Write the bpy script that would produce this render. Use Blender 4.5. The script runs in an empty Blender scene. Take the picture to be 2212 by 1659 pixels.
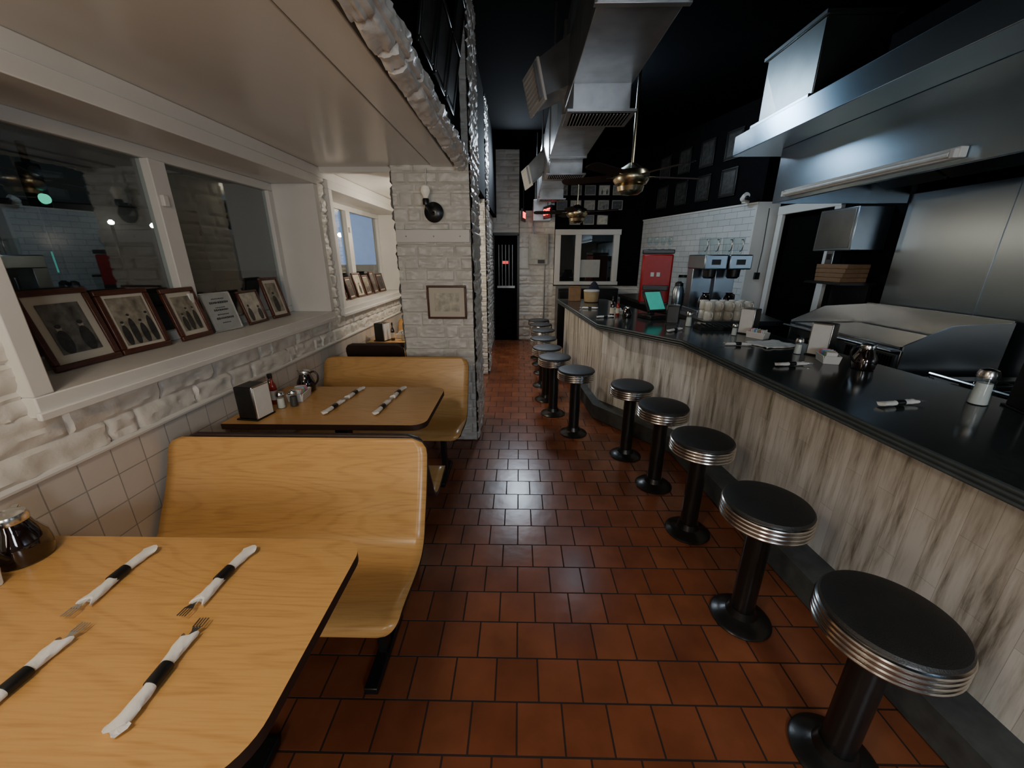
import bpy, bmesh, math, random
from mathutils import Vector, Matrix, noise, Euler
random.seed(4)
COL=bpy.context.scene.collection
R=math.radians
# ------------------------------------------------------------ materials
def nt(name):
    m=bpy.data.materials.new(name); m.use_nodes=True
    t=m.node_tree; b=t.nodes["Principled BSDF"]
    return m,t,b
def N(t,typ,**k):
    n=t.nodes.new(typ)
    for a,v in k.items(): setattr(n,a,v)
    return n
def c4(c): return (c[0],c[1],c[2],1)
def mat(name,col,rough=.5,metal=0,emis=None,es=0,var=.12,vs=18,bump=0,bs=60,stretch=(1,1,1),trans=0,coat=0,spec=.5,aniso=0,arot=.25):
    m,t,b=nt(name)
    tc=N(t,'ShaderNodeTexCoord'); mp=N(t,'ShaderNodeMapping'); mp.inputs['Scale'].default_value=stretch
    t.links.new(tc.outputs['Object'],mp.inputs[0])
    ns=N(t,'ShaderNodeTexNoise'); ns.inputs['Scale'].default_value=vs; ns.inputs['Detail'].default_value=4
    t.links.new(mp.outputs[0],ns.inputs[0])
    rp=N(t,'ShaderNodeValToRGB')
    rp.color_ramp.elements[0].position=.3; rp.color_ramp.elements[1].position=.7
    rp.color_ramp.elements[0].color=c4([x*(1-var) for x in col]); rp.color_ramp.elements[1].color=c4([min(1,x*(1+var)) for x in col])
    t.links.new(ns.outputs[0],rp.inputs[0]); t.links.new(rp.outputs[0],b.inputs['Base Color'])
    b.inputs['Roughness'].default_value=rough; b.inputs['Metallic'].default_value=metal
    b.inputs['Specular IOR Level'].default_value=spec
    if aniso:
        tg=N(t,'ShaderNodeTangent',direction_type='RADIAL',axis='Z'); t.links.new(tg.outputs[0],b.inputs['Tangent'])
        b.inputs['Anisotropic'].default_value=aniso; b.inputs['Anisotropic Rotation'].default_value=arot
    if trans: b.inputs['Transmission Weight'].default_value=trans
    if coat: b.inputs['Coat Weight'].default_value=coat
    if emis: b.inputs['Emission Color'].default_value=c4(emis); b.inputs['Emission Strength'].default_value=es
    if bump:
        n2=N(t,'ShaderNodeTexNoise'); n2.inputs['Scale'].default_value=bs; n2.inputs['Detail'].default_value=3
        t.links.new(mp.outputs[0],n2.inputs[0])
        bp=N(t,'ShaderNodeBump'); bp.inputs['Strength'].default_value=bump; bp.inputs['Distance'].default_value=.002
        t.links.new(n2.outputs[0],bp.inputs['Height']); t.links.new(bp.outputs[0],b.inputs['Normal'])
    return m
def tilemat(name,axes,w,h,off,c1,c2,grout,mortar,rough=.25,bump=.6,dirt=.25):
    m,t,b=nt(name)
    tc=N(t,'ShaderNodeTexCoord'); sp=N(t,'ShaderNodeSeparateXYZ'); cb=N(t,'ShaderNodeCombineXYZ')
    t.links.new(tc.outputs['Object'],sp.inputs[0])
    t.links.new(sp.outputs[axes[0]],cb.inputs[0]); t.links.new(sp.outputs[axes[1]],cb.inputs[1])
    br=N(t,'ShaderNodeTexBrick'); br.offset=off; br.squash=1
    br.inputs['Scale'].default_value=1; br.inputs['Brick Width'].default_value=w; br.inputs['Row Height'].default_value=h
    br.inputs['Mortar Size'].default_value=mortar; br.inputs['Mortar Smooth'].default_value=.25
    br.inputs['Color1'].default_value=c4(c1); br.inputs['Color2'].default_value=c4(c2); br.inputs['Mortar'].default_value=c4(grout)
    t.links.new(cb.outputs[0],br.inputs['Vector'])
    ns=N(t,'ShaderNodeTexNoise'); ns.inputs['Scale'].default_value=5; ns.inputs['Detail'].default_value=6
    t.links.new(tc.outputs['Object'],ns.inputs[0])
    rp=N(t,'ShaderNodeValToRGB'); rp.color_ramp.elements[0].position=.3; rp.color_ramp.elements[1].position=.75
    rp.color_ramp.elements[0].color=c4([1-dirt]*3); rp.color_ramp.elements[1].color=(1,1,1,1)
    t.links.new(ns.outputs[0],rp.inputs[0])
    mx=N(t,'ShaderNodeMix',data_type='RGBA',blend_type='MULTIPLY'); mx.inputs[0].default_value=1
    t.links.new(br.outputs[0],mx.inputs[6]); t.links.new(rp.outputs[0],mx.inputs[7]); t.links.new(mx.outputs[2],b.inputs['Base Color'])
    mr=N(t,'ShaderNodeMapRange'); mr.inputs[3].default_value=rough; mr.inputs[4].default_value=.85
    t.links.new(br.outputs['Fac'],mr.inputs[0]); t.links.new(mr.outputs[0],b.inputs['Roughness'])
    sb=N(t,'ShaderNodeMath',operation='MULTIPLY_ADD'); sb.inputs[1].default_value=-1; 
    n3=N(t,'ShaderNodeTexNoise'); n3.inputs['Scale'].default_value=14; t.links.new(tc.outputs['Object'],n3.inputs[0])
    ml=N(t,'ShaderNodeMath',operation='MULTIPLY'); ml.inputs[1].default_value=.35; t.links.new(n3.outputs[0],ml.inputs[0])
    t.links.new(br.outputs['Fac'],sb.inputs[0]); t.links.new(ml.outputs[0],sb.inputs[2])
    bp=N(t,'ShaderNodeBump'); bp.inputs['Strength'].default_value=bump; bp.inputs['Distance'].default_value=.003
    t.links.new(sb.outputs[0],bp.inputs['Height']); t.links.new(bp.outputs[0],b.inputs['Normal'])
    return m
def woodmat(name,base,dark,rough=.3):
    m,t,b=nt(name)
    tc=N(t,'ShaderNodeTexCoord'); mp=N(t,'ShaderNodeMapping'); mp.inputs['Scale'].default_value=(.9,5.5,5.5)
    t.links.new(tc.outputs['Object'],mp.inputs[0])
    ns=N(t,'ShaderNodeTexNoise'); ns.inputs['Scale'].default_value=1; ns.inputs['Detail'].default_value=1.5; ns.inputs['Roughness'].default_value=.35
    t.links.new(mp.outputs[0],ns.inputs[0])
    a=N(t,'ShaderNodeMath',operation='MULTIPLY'); a.inputs[1].default_value=120; t.links.new(ns.outputs[0],a.inputs[0])
    s=N(t,'ShaderNodeMath',operation='SINE'); t.links.new(a.outputs[0],s.inputs[0])
    mp2=N(t,'ShaderNodeMapping'); mp2.inputs['Scale'].default_value=(9,190,190); t.links.new(tc.outputs['Object'],mp2.inputs[0])
    n2=N(t,'ShaderNodeTexNoise'); n2.inputs['Scale'].default_value=1; n2.inputs['Detail'].default_value=3; t.links.new(mp2.outputs[0],n2.inputs[0])
    e=N(t,'ShaderNodeMapRange'); e.inputs[1].default_value=.35; e.inputs[2].default_value=1; e.inputs[3].default_value=0; e.inputs[4].default_value=.38
    t.links.new(s.outputs[0],e.inputs[0])
    f=N(t,'ShaderNodeMath',operation='MULTIPLY'); t.links.new(e.outputs[0],f.inputs[0]); t.links.new(n2.outputs[0],f.inputs[1])
    g=N(t,'ShaderNodeMapRange'); g.inputs[1].default_value=.45; g.inputs[2].default_value=.75; g.inputs[4].default_value=.32
    t.links.new(n2.outputs[0],g.inputs[0])
    h=N(t,'ShaderNodeMath',operation='ADD'); t.links.new(f.outputs[0],h.inputs[0]); t.links.new(g.outputs[0],h.inputs[1]); h.use_clamp=True
    mx=N(t,'ShaderNodeMix',data_type='RGBA'); mx.inputs[6].default_value=c4(base); mx.inputs[7].default_value=c4(dark)
    t.links.new(h.outputs[0],mx.inputs[0]); t.links.new(mx.outputs[2],b.inputs['Base Color'])
    b.inputs['Roughness'].default_value=rough
    return m
def plankmat(name):
    m,t,b=nt(name)
    tc=N(t,'ShaderNodeTexCoord'); sp=N(t,'ShaderNodeSeparateXYZ'); cb=N(t,'ShaderNodeCombineXYZ')
    t.links.new(tc.outputs['Object'],sp.inputs[0]); t.links.new(sp.outputs[2],cb.inputs[0]); t.links.new(sp.outputs[0],cb.inputs[1])
    br=N(t,'ShaderNodeTexBrick'); br.offset=.37; br.inputs['Scale'].default_value=1
    br.inputs['Brick Width'].default_value=.62; br.inputs['Row Height'].default_value=.072; br.inputs['Mortar Size'].default_value=.0008
    br.inputs['Color1'].default_value=(.87,.85,.79,1); br.inputs['Color2'].default_value=(.70,.675,.61,1); br.inputs['Mortar'].default_value=(.50,.46,.39,1)
    t.links.new(cb.outputs[0],br.inputs['Vector'])
    mp=N(t,'ShaderNodeMapping'); mp.inputs['Scale'].default_value=(24,24,2.2); t.links.new(tc.outputs['Object'],mp.inputs[0])
    ns=N(t,'ShaderNodeTexNoise'); ns.inputs['Scale'].default_value=1; ns.inputs['Detail'].default_value=7; ns.inputs['Roughness'].default_value=.62
    t.links.new(mp.outputs[0],ns.inputs[0])
    rp=N(t,'ShaderNodeValToRGB'); e=rp.color_ramp.elements
    e[0].position=.33; e[0].color=(.30,.27,.22,1); e[1].position=.46; e[1].color=(.78,.76,.72,1)
    n=e.new(.58); n.color=(1.0,1.0,1.0,1)
    t.links.new(ns.outputs[0],rp.inputs[0])
    mx=N(t,'ShaderNodeMix',data_type='RGBA',blend_type='MULTIPLY'); mx.inputs[0].default_value=1
    t.links.new(br.outputs[0],mx.inputs[6]); t.links.new(rp.outputs[0],mx.inputs[7]); t.links.new(mx.outputs[2],b.inputs['Base Color'])
    b.inputs['Roughness'].default_value=.5
    return m
def glassmat(name,fac=.1,tint=(.9,.95,.95),dust=.025):
    m=bpy.data.materials.new(name); m.use_nodes=True; t=m.node_tree
    for n in list(t.nodes): t.nodes.remove(n)
    o=N(t,'ShaderNodeOutputMaterial'); tr=N(t,'ShaderNodeBsdfTransparent'); gl=N(t,'ShaderNodeBsdfGlossy'); gl.inputs['Roughness'].default_value=.01
    df=N(t,'ShaderNodeBsdfDiffuse'); df.inputs[0].default_value=(.3,.3,.28,1)
    tr.inputs[0].default_value=c4(tint)
    lw=N(t,'ShaderNodeLayerWeight'); lw.inputs[0].default_value=.5
    pw=N(t,'ShaderNodeMath',operation='POWER'); pw.inputs[1].default_value=4; t.links.new(lw.outputs['Facing'],pw.inputs[0])
    ad=N(t,'ShaderNodeMath',operation='MULTIPLY_ADD'); ad.inputs[1].default_value=.9; ad.inputs[2].default_value=fac; ad.use_clamp=True; t.links.new(pw.outputs[0],ad.inputs[0])
    m1=N(t,'ShaderNodeMixShader'); t.links.new(ad.outputs[0],m1.inputs[0]); t.links.new(tr.outputs[0],m1.inputs[1]); t.links.new(gl.outputs[0],m1.inputs[2])
    ns=N(t,'ShaderNodeTexNoise'); ns.inputs['Scale'].default_value=2.5; mr=N(t,'ShaderNodeMapRange'); mr.inputs[3].default_value=.0; mr.inputs[4].default_value=dust
    t.links.new(ns.outputs[0],mr.inputs[0])
    m2=N(t,'ShaderNodeMixShader'); t.links.new(mr.outputs[0],m2.inputs[0]); t.links.new(m1.outputs[0],m2.inputs[1]); t.links.new(df.outputs[0],m2.inputs[2])
    t.links.new(m2.outputs[0],o.inputs[0]); return m

M_stone=mat("painted_stone",(.70,.67,.61),.38,var=.06,vs=7,bump=.5,bs=90)
M_white=mat("white_trim_paint",(.72,.70,.66),.38,var=.04,vs=4)
M_ceilw=mat("cream_ceiling_paint",(.66,.635,.59),.22,var=.04,vs=2)
M_ceilb=mat("black_ceiling_paint",(.003,.003,.0035),.9,spec=.02)
M_blackwall=mat("black_wall_paint",(.006,.006,.007),.85,spec=.05)
M_floor=tilemat("quarry_tile",(0,1),.157,.157,.5,(.34,.108,.045),(.24,.070,.029),(.035,.016,.010),.0035,.24,.7,.4)
M_walltile=tilemat("square_wall_tile",(1,2),.108,.108,0,(.66,.61,.55),(.60,.56,.51),(.34,.33,.31),.0022,.2,.4,.12)
M_subway=tilemat("subway_tile",(0,2),.20,.075,.5,(.70,.71,.70),(.62,.64,.63),(.22,.23,.23),.0025,.15,.4,.1)
M_wood=woodmat("oak_laminate",(.62,.345,.115),(.34,.16,.045),.28)
M_brown=mat("dark_brown_laminate",(.02,.010,.008),.6,spec=.2)
M_edge=mat("brown_edge_band",(.035,.018,.013),.5)
M_plank=plankmat("whitewashed_plank")
M_black=mat("black_plastic",(.010,.010,.010),.35)
M_blackm=mat("black_enamel_metal",(.012,.012,.012),.28,bump=.3,bs=40)
M_vinyl=mat("black_vinyl",(.022,.021,.020),.45,bump=.7,bs=260)
M_chrome=mat("chrome",(.66,.65,.62),.2,1,var=.05)
M_steel=mat("brushed_steel",(.38,.45,.51),.28,1,var=.04,vs=6)
M_hood=mat("hood_brushed_steel",(.42,.53,.63),.27,1,var=.05,vs=3,aniso=.85,arot=.25)
M_splash=mat("backsplash_steel",(.26,.30,.34),.28,1,var=.03,vs=2,aniso=.6,arot=0)
M_steeld=mat("worn_steel",(.24,.25,.25),.34,1,var=.12,vs=5)
M_galv=mat("galvanized_sheet",(.36,.37,.38),.33,.8,var=.22,vs=7)
M_brass=mat("antique_brass",(.46,.38,.24),.26,1)
M_counter=mat("dark_laminate_top",(.026,.031,.030),.15,var=.3,vs=60)
M_cedge=mat("slate_rubber_edge",(.055,.066,.066),.35)
M_ledge=mat("gray_step_paint",(.065,.072,.070),.55,var=.25)
M_glass=glassmat("window_glass",.12)
M_clear=glassmat("clear_glass",.05)
M_frame=mat("mahogany_frame",(.085,.026,.014),.28,var=.3,stretch=(1,1,8))
M_mat=mat("cream_mat_board",(.62,.56,.45),.6,var=.03)
M_matd=mat("shaded_mat_board",(.035,.033,.03),.6,var=.03,spec=.1)  # mat board darkened in its colour for the dimly lit upper frames
M_napkin=mat("napkin_paper",(.78,.76,.72),.8,var=.03,bump=.4,bs=150)
M_syrup=mat("dark_syrup_glass",(.012,.006,.005),.06,coat=1)
M_ceramic=mat("white_ceramic",(.72,.70,.66),.2,var=.03)
M_mug=mat("cream_mug_glaze",(.66,.61,.52),.22,var=.05)
M_red=mat("red_plastic",(.30,.006,.008),.35,spec=.3)
M_pink=mat("pink_packet",(.7,.25,.3),.6); M_blue=mat("blue_packet",(.15,.3,.6),.6); M_green=mat("green_packet",(.25,.5,.2),.6)
M_hot=mat("hot_sauce",(.25,.02,.01),.15)
M_bulb=mat("frosted_bulb_glow",(.8,.78,.72),.3,emis=(1,.85,.6),es=.12)  # faint glow put into the bulb that is switched off
M_lit=mat("lit_bulb",(1,.9,.7),.3,emis=(1,.78,.5),es=25)
M_teal=mat("teal_screen_glow",(.05,.3,.26),.3,emis=(.1,.9,.7),es=.22)
M_blueglow=mat("blue_glare_glow",(.05,.2,.4),.5,emis=(.2,.45,1),es=.7,var=.6,vs=3)
M_redneon=mat("red_sign_glow",(.6,.02,.02),.3,emis=(1,.04,.04),es=6)
M_redref=mat("red_door_reflection",(.3,.02,.02),.3,emis=(1,.05,.05),es=1.2)  # red reflection on the back door, made as a glowing strip
M_greenl=mat("green_signal",(.05,.6,.3),.3,emis=(.1,1,.6),es=1.0)
M_lamp=mat("street_light_glow",(1,1,.9),.3,emis=(1,.95,.8),es=30)
M_asphalt=mat("asphalt",(.03,.03,.032),.8)
M_card=mat("brown_cardboard",(.25,.14,.07),.8)
M_dark=mat("painted_opening_dark",(.004,.004,.004),.9,spec=.05)  # darkness of openings and slots put into the colour
M_beige=mat("beige_metal",(.42,.40,.34),.45)
M_paper=mat("white_paper",(.5,.5,.47),.8,var=.05)
M_silver=mat("silver_plaque",(.42,.43,.42),.4,.3,var=.1)
M_tube=mat("fluorescent_tube_off",(.80,.83,.81),.3)
M_ink=mat("dark_ink",(.05,.05,.05),.7)
def photomat(name,a,b): return mat(name,a,.35,var=b,vs=22)
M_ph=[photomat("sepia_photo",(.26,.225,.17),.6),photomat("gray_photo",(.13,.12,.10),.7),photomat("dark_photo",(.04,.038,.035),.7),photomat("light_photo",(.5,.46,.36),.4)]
M_skin=mat("photo_light_tone",(.34,.31,.25),.35,var=.3,vs=60); M_cloth=mat("photo_dark_tone",(.035,.032,.028),.35,var=.5,vs=60)
# ------------------------------------------------------------ mesh builder
class MB:
    def __init__(s): s.v=[];s.f=[];s.m=[]
    def add(s,v,f,mi=0,M=None):
        o=len(s.v)
        for p in v:
            p=Vector(p); s.v.append(tuple(M@p) if M else tuple(p))
        for q in f: s.f.append([i+o for i in q]); s.m.append(mi)
        return s
    def box(s,c,d,mi=0,M=None,rot=None):
        x,y,z=[k/2 for k in d]; v=[(a*x,b*y,g*z) for a in(-1,1) for b in(-1,1) for g in(-1,1)]
        T=Matrix.Translation(c)
        if rot: T=T@Euler(rot).to_matrix().to_4x4()
        if M: T=M@T
        return s.add(v,[(0,1,3,2),(4,6,7,5),(0,4,5,1),(2,3,7,6),(0,2,6,4),(1,5,7,3)],mi,T)
    def bb(s,x0,x1,y0,y1,z0,z1,mi=0): return s.box(((x0+x1)/2,(y0+y1)/2,(z0+z1)/2),(abs(x1-x0),abs(y1-y0),abs(z1-z0)),mi)
    def lathe(s,prof,mi=0,c=(0,0,0),M=None,seg=32,sx=1,sy=1):
        v=[];f=[];n=len(prof)
        for r,z in prof:
            r=max(r,.0003)
            for k in range(seg):
                a=2*math.pi*k/seg; v.append((r*math.cos(a)*sx,r*math.sin(a)*sy,z))
        for i in range(n-1):
            for k in range(seg):
                k2=(k+1)%seg; f.append((i*seg+k,i*seg+k2,(i+1)*seg+k2,(i+1)*seg+k))
        f.append(tuple(range(seg))[::-1]); f.append(tuple((n-1)*seg+k for k in range(seg)))
        T=Matrix.Translation(c)
        if M: T=T@M
        return s.add(v,f,mi,T)
    def tube(s,pts,r,mi=0,seg=10):
        P=[Vector(p) for p in pts]; n=len(P); v=[];f=[]; up=None
        for i in range(n):
            d=(P[min(i+1,n-1)]-P[max(i-1,0)]).normalized()
            if up is None: up=d.orthogonal().normalized()
            up=(up-d*up.dot(d)).normalized(); w=d.cross(up)
            rr=r[i] if isinstance(r,(list,tuple)) else r
            for k in range(seg):
                a=2*math.pi*k/seg; v.append(P[i]+up*math.cos(a)*rr+w*math.sin(a)*rr)
        for i in range(n-1):
            for k in range(seg):
                k2=(k+1)%seg; f.append((i*seg+k,i*seg+k2,(i+1)*seg+k2,(i+1)*seg+k))
        f.append(tuple(range(seg))[::-1]); f.append(tuple((n-1)*seg+k for k in range(seg)))
        return s.add(v,f,mi)
    def prism(s,poly,z0,z1,mi=0,mtop=None,M=None):
        n=len(poly); v=[(p[0],p[1],z0) for p in poly]+[(p[0],p[1],z1) for p in poly]
        s.add(v,[(i,(i+1)%n,n+(i+1)%n,n+i) for i in range(n)]+[tuple(range(n))[::-1]],mi,M)
        s.add([(p[0],p[1],z1) for p in poly],[tuple(range(n))],mi if mtop is None else mtop,M)
        return s
    def make(s,name,mats,parent=None,loc=(0,0,0),rot=(0,0,0),bevel=0,recalc=True,label=None,ang=35,weld=False):
        me=bpy.data.meshes.new(name); me.from_pydata(s.v,[],s.f)
        if not isinstance(mats,(list,tuple)): mats=[mats]
        for m in mats: me.materials.append(m)
        for p,i in zip(me.polygons,s.m): p.material_index=i; p.use_smooth=True
        bm=bmesh.new(); bm.from_mesh(me)
        if weld: bmesh.ops.remove_doubles(bm,verts=bm.verts,dist=1e-5)
        if recalc: bmesh.ops.recalc_face_normals(bm,faces=bm.faces)
        for e in bm.edges:
            if len(e.link_faces)==2 and e.calc_face_angle(0)>R(ang): e.smooth=False
        bm.to_mesh(me); bm.free()
        o=bpy.data.objects.new(name,me); COL.objects.link(o); o.location=loc; o.rotation_euler=rot
        if parent: o.parent=parent
        if bevel:
            b=o.modifiers.new("bevel",'BEVEL'); b.width=bevel; b.segments=2; b.limit_method='ANGLE'; b.angle_limit=R(40)
        if label: o["label"]=label
        return o
def root(name,label,cat,loc=(0,0,0),rot=(0,0,0),group=None):
    e=bpy.data.objects.new(name,None); e.empty_display_size=.05; COL.objects.link(e); e.location=loc; e.rotation_euler=rot
    e["label"]=label; e["category"]=cat
    if group: e["group"]=group
    return e
def tag(o,label,cat,group=None):
    o["label"]=label; o["category"]=cat
    if group: o["group"]=group
    return o
def struct(o,label=None):
    o["kind"]="structure"
    if label: o["label"]=label
    return o
def dup(o,loc=None,rot=None,parent=None,**kw):
    c=o.copy(); COL.objects.link(c)
    if parent: c.parent=parent
    if loc is not None: c.location=loc
    if rot is not None: c.rotation_euler=rot
    for ch in [x for x in bpy.data.objects if x.parent==o]: dup(ch,parent=c)
    for k,v in kw.items(): c[k]=v
    return c
def cap(p,n):
    out=[]
    P=[p[0]]+list(p)+[p[-1]]
    for i in range(1,len(P)-2):
        for k in range(n):
            t=k/n; a,b,c,d=[Vector(q) for q in (P[i-1],P[i],P[i+1],P[i+2])]
            out.append(.5*((2*b)+(-a+c)*t+(2*a-5*b+4*c-d)*t*t+(-a+3*b-3*c+d)*t**3))
    out.append(Vector(p[-1])); return out
def rrect(x0,x1,y0,y1,r,n=8):
    out=[]
    for (cx,cy,a0,rr) in ((x1,y1,0,r[0]),(x0,y1,90,r[1]),(x0,y0,180,r[2]),(x1,y0,270,r[3])):
        sx=-1 if cx==x1 else 1; sy=-1 if cy==y1 else 1
        if rr<=0: out.append((cx,cy)); continue
        for k in range(n+1):
            a=R(a0+90*k/n); out.append((cx+sx*rr+rr*math.cos(a),cy+sy*rr+rr*math.sin(a)))
    return out
def stone(mb,W,H,fn,seed=0,res=.012,mi=0,hs=(.055,.07,.085,.1),amp=1.25):
    rnd=random.Random(seed); rows=[0]
    while rows[-1]<H: rows.append(rows[-1]+rnd.choice(hs))
    joints=[]
    for r in rows:
        j=[-rnd.uniform(0,.2)]
        while j[-1]<W: j.append(j[-1]+rnd.choice((.1,.16,.22,.28,.34)))
        joints.append(j)
    nu=max(2,int(W/res)); nv=max(2,int(H/res)); vs=[]
    for jv in range(nv+1):
        v=H*jv/nv; ri=0
        while ri<len(rows)-2 and rows[ri+1]<=v: ri+=1
        J=joints[ri]; bi=0
        for iu in range(nu+1):
            u=W*iu/nu
            while bi<len(J)-2 and J[bi+1]<=u: bi+=1
            d=min(u-J[bi],J[bi+1]-u,v-rows[ri],rows[ri+1]-v)
            e=max(0,min(1,d/.012)); e=e*e*(3-2*e)
            k=seed*7.3+ri*3.1+bi*1.7
            q=noise.noise((u*11,v*30,k)); q2=noise.noise((u*26+5,v*60,k+9)); q3=noise.noise((u*5,v*5,k*2))
            h=amp*(e*(.010+.009*q3+.010*(1-abs(q)*2.2)*.6+.004*q2)+.001*noise.noise((u*40,v*40,seed)))
            vs.append(fn(u,v,h))
    f=[(j*(nu+1)+i,j*(nu+1)+i+1,(j+1)*(nu+1)+i+1,(j+1)*(nu+1)+i) for j in range(nv) for i in range(nu)]
    mb.add(vs,f,mi)
def px(x,y0,z0,s=1): return lambda u,v,h:(x+s*h,y0+u,z0+v)
def py(y,x0,z0,s=-1): return lambda u,v,h:(x0+u,y+s*h,z0+v)
# ============================================================ ROOM SHELL
WX=-1.45; YB=7.2; Y0=-1.7
o=MB().bb(-1.8,3.1,Y0,YB+.1,-.1,0).make("floor",M_floor); struct(o,"red-brown quarry tile floor in running bond")
o=MB().bb(-.47,3.2,Y0,YB+.1,3.2,3.3).make("ceiling",M_ceilb); struct(o,"high black-painted ceiling")
mb=MB(); mb.bb(-1.8,-.62,Y0,YB,2.10,2.2); mb.bb(-.605,-.46,Y0,YB,2.09,2.2); mb.bb(-1.45,-.9,3.02,3.08,2.065,2.11)
struct(mb.make("ceiling.001",M_ceilw,bevel=.004),"low cream gloss soffit over the booths")
mb=MB()
WIN=[(1.02,2.94),(3.10,5.02)]
stone(mb,YB-Y0,.19,px(WX,Y0,.868),1,hs=(.085,.1,.11))
stone(mb,1.02-Y0,1.07,px(WX,Y0,1.045),2,hs=(.085,.1,.11))
stone(mb,.16,1.07,px(WX,2.94,1.045),3)
stone(mb,YB-5.02,1.07,px(WX,5.02,1.045),4)
mb.bb(-1.56,WX-.002,Y0,YB,0,1.045,1)
mb.bb(-1.56,WX-.002,Y0,1.02,1.045,2.2,1); mb.bb(-1.56,WX-.002,2.94,3.10,1.045,2.2,1); mb.bb(-1.56,WX-.002,5.02,YB,1.045,2.2,1)
mb.bb(-1.56,WX-.002,Y0,YB,2.03,2.12,1)
struct(mb.make("wall_left",[M_stone,M_white],recalc=False),"white painted chiselled stone brick wall")
o=MB().bb(WX-.002,WX+.012,Y0,YB,0,.862).make("wall_left_wainscot",M_walltile); struct(o,"cream square ceramic tile wainscot")
mb=MB(); mb.tube([(WX+.012,Y0,.868),(WX+.012,YB,.868)],.013); struct(mb.make("trim_1",M_white),"white rounded tile cap trim")
mb=MB(); mb.bb(WX,WX+.035,Y0,7.2,2.035,2.10); struct(mb.make("trim_2",M_white,bevel=.006),"white trim board above the windows")
for i,(a,b) in enumerate(WIN):
    mb=MB(); xo=-1.76; xi=-1.405
    mb.bb(xo,xi,a,b,1.045,1.11); mb.bb(xo,xi,a,b,1.975,2.035); mb.bb(xo,xi,a,a+.055,1.11,1.975); mb.bb(xo,xi,b-.055,b,1.11,1.975)
    mb.bb(xi-.005,xi+.012,a-.01,b+.01,1.04,1.065); 
    g=-1.72; ya=a+.055; yb=b-.055; ym=(ya+yb)/2
    mb.bb(g-.02,g+.025,ya,yb,1.11,1.155); mb.bb(g-.02,g+.025,ya,yb,1.925,1.975)
    mb.bb(g-.02,g+.025,ya,ya+.05,1.155,1.925); mb.bb(g-.02,g+.025,yb-.05,yb,1.155,1.925); mb.bb(g-.02,g+.04,ym-.045,ym+.045,1.155,1.925)
    mb.box((g+.05,ym-.02,1.30),(.02,.03,.05)); mb.box((g+.05,ym-.02,1.75),(.02,.03,.05))
    w=mb.make("window_%d"%(i+1),M_white,bevel=.004); struct(w,"deep white window box with two panes on the night street")
    for (p,q) in ((ya+.05,ym-.045),(ym+.045,yb-.05)):
        MB().bb(g-.002,g+.002,p,q,1.155,1.925).make("pane",M_glass,parent=w)
o=MB().bb(-1.6,3.1,Y0-.1,Y0,0,3.3).make("wall_front",M_stone); struct(o,"pale painted wall")
mb=MB(); mb.bb(3.0,3.1,Y0,4.0,0,3.3); mb.bb(3.0,3.1,4.0,4.78,1.95,3.3); mb.bb(3.0,3.1,4.78,5.0,0,3.3); mb.bb(3.1,3.12,3.9,4.9,0,2.1)
struct(mb.make("wall_right",M_blackwall),"black painted kitchen wall")
o=MB().bb(3.05,3.09,4.02,4.76,0,1.94).make("door_1",M_dark,bevel=.004); struct(o,"dark panel painted as a doorway to an unlit back room")
mb=MB(); mb.bb(2.96,3.0,3.93,4.01,0,2.03); mb.bb(2.96,3.0,4.77,4.85,0,2.03); mb.bb(2.955,3.0,3.93,4.85,1.95,2.04)
struct(mb.make("trim_3",M_white,bevel=.004),"white painted door casing")
ax,ay,bx,by=2.75,4.9,2.13,7.2
L=math.hypot(bx-ax,by-ay); an=math.atan2(by-ay,bx-ax)
o=MB().bb(0,L,-.25,0,0,2.08).make("wall_tiled",M_subway,loc=(ax,ay,0),rot=(0,0,an)); struct(o,"white glazed subway tile wall")
o=MB().bb(0,L,-.25,-.03,2.08,3.2).make("wall_upper",M_blackwall,loc=(ax,ay,0),rot=(0,0,an)); struct(o,"black painted upper wall")
o=MB().bb(0,L,-.02,.014,2.08,2.10).make("trim_4",M_white,loc=(ax,ay,0),rot=(0,0,an)); struct(o,"white tile cap trim")
o=MB().bb(2.74,3.0,4.9,4.95,0,2.1).make("trim_5",M_white); struct(o,"white painted wall return beside the doorway")
mb=MB(); mb.bb(-1.6,2.6,YB+.03,YB+.15,0,3.3,1)
stone(mb,.95,3.2,py(YB,-1.45,0),11,res=.02); stone(mb,.46,1.3,py(YB,-.47,1.87),12,res=.02); stone(mb,.61,2.25,py(YB,0,0),13,res=.02)
stone(mb,1.6,1.0,py(YB,.6,0),14,res=.025)
struct(mb.make("wall_back",[M_stone,M_blackwall],recalc=False),"white stone brick back wall with black upper part")
mb=MB(); mb.bb(-.46,-.02,YB-.01,YB+.02,0,1.85,0); mb.bb(-.48,-.44,YB-.03,YB+.02,0,1.87,1); mb.bb(-.04,0,YB-.03,YB+.02,0,1.87,1); mb.bb(-.48,0,YB-.03,YB+.02,1.85,1.9,1)
for k in range(5): mb.bb(-.37+k*.06,-.36+k*.06,YB-.02,YB,1.0,1.7,2)
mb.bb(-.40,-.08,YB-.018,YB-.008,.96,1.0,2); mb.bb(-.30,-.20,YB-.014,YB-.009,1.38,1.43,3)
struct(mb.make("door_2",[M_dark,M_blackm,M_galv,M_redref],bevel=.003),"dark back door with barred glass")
mb=MB(); mb.bb(.62,1.76,YB-.05,YB+.02,1.02,1.08); mb.bb(.62,1.76,YB-.05,YB+.02,1.86,1.95)
for x in (.62,.98,1.64): mb.bb(x,x+.10,YB-.05,YB+.02,1.08,1.86)
w=mb.make("window_3",M_white,bevel=.004); struct(w,"white framed interior window with dark panes")
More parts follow.
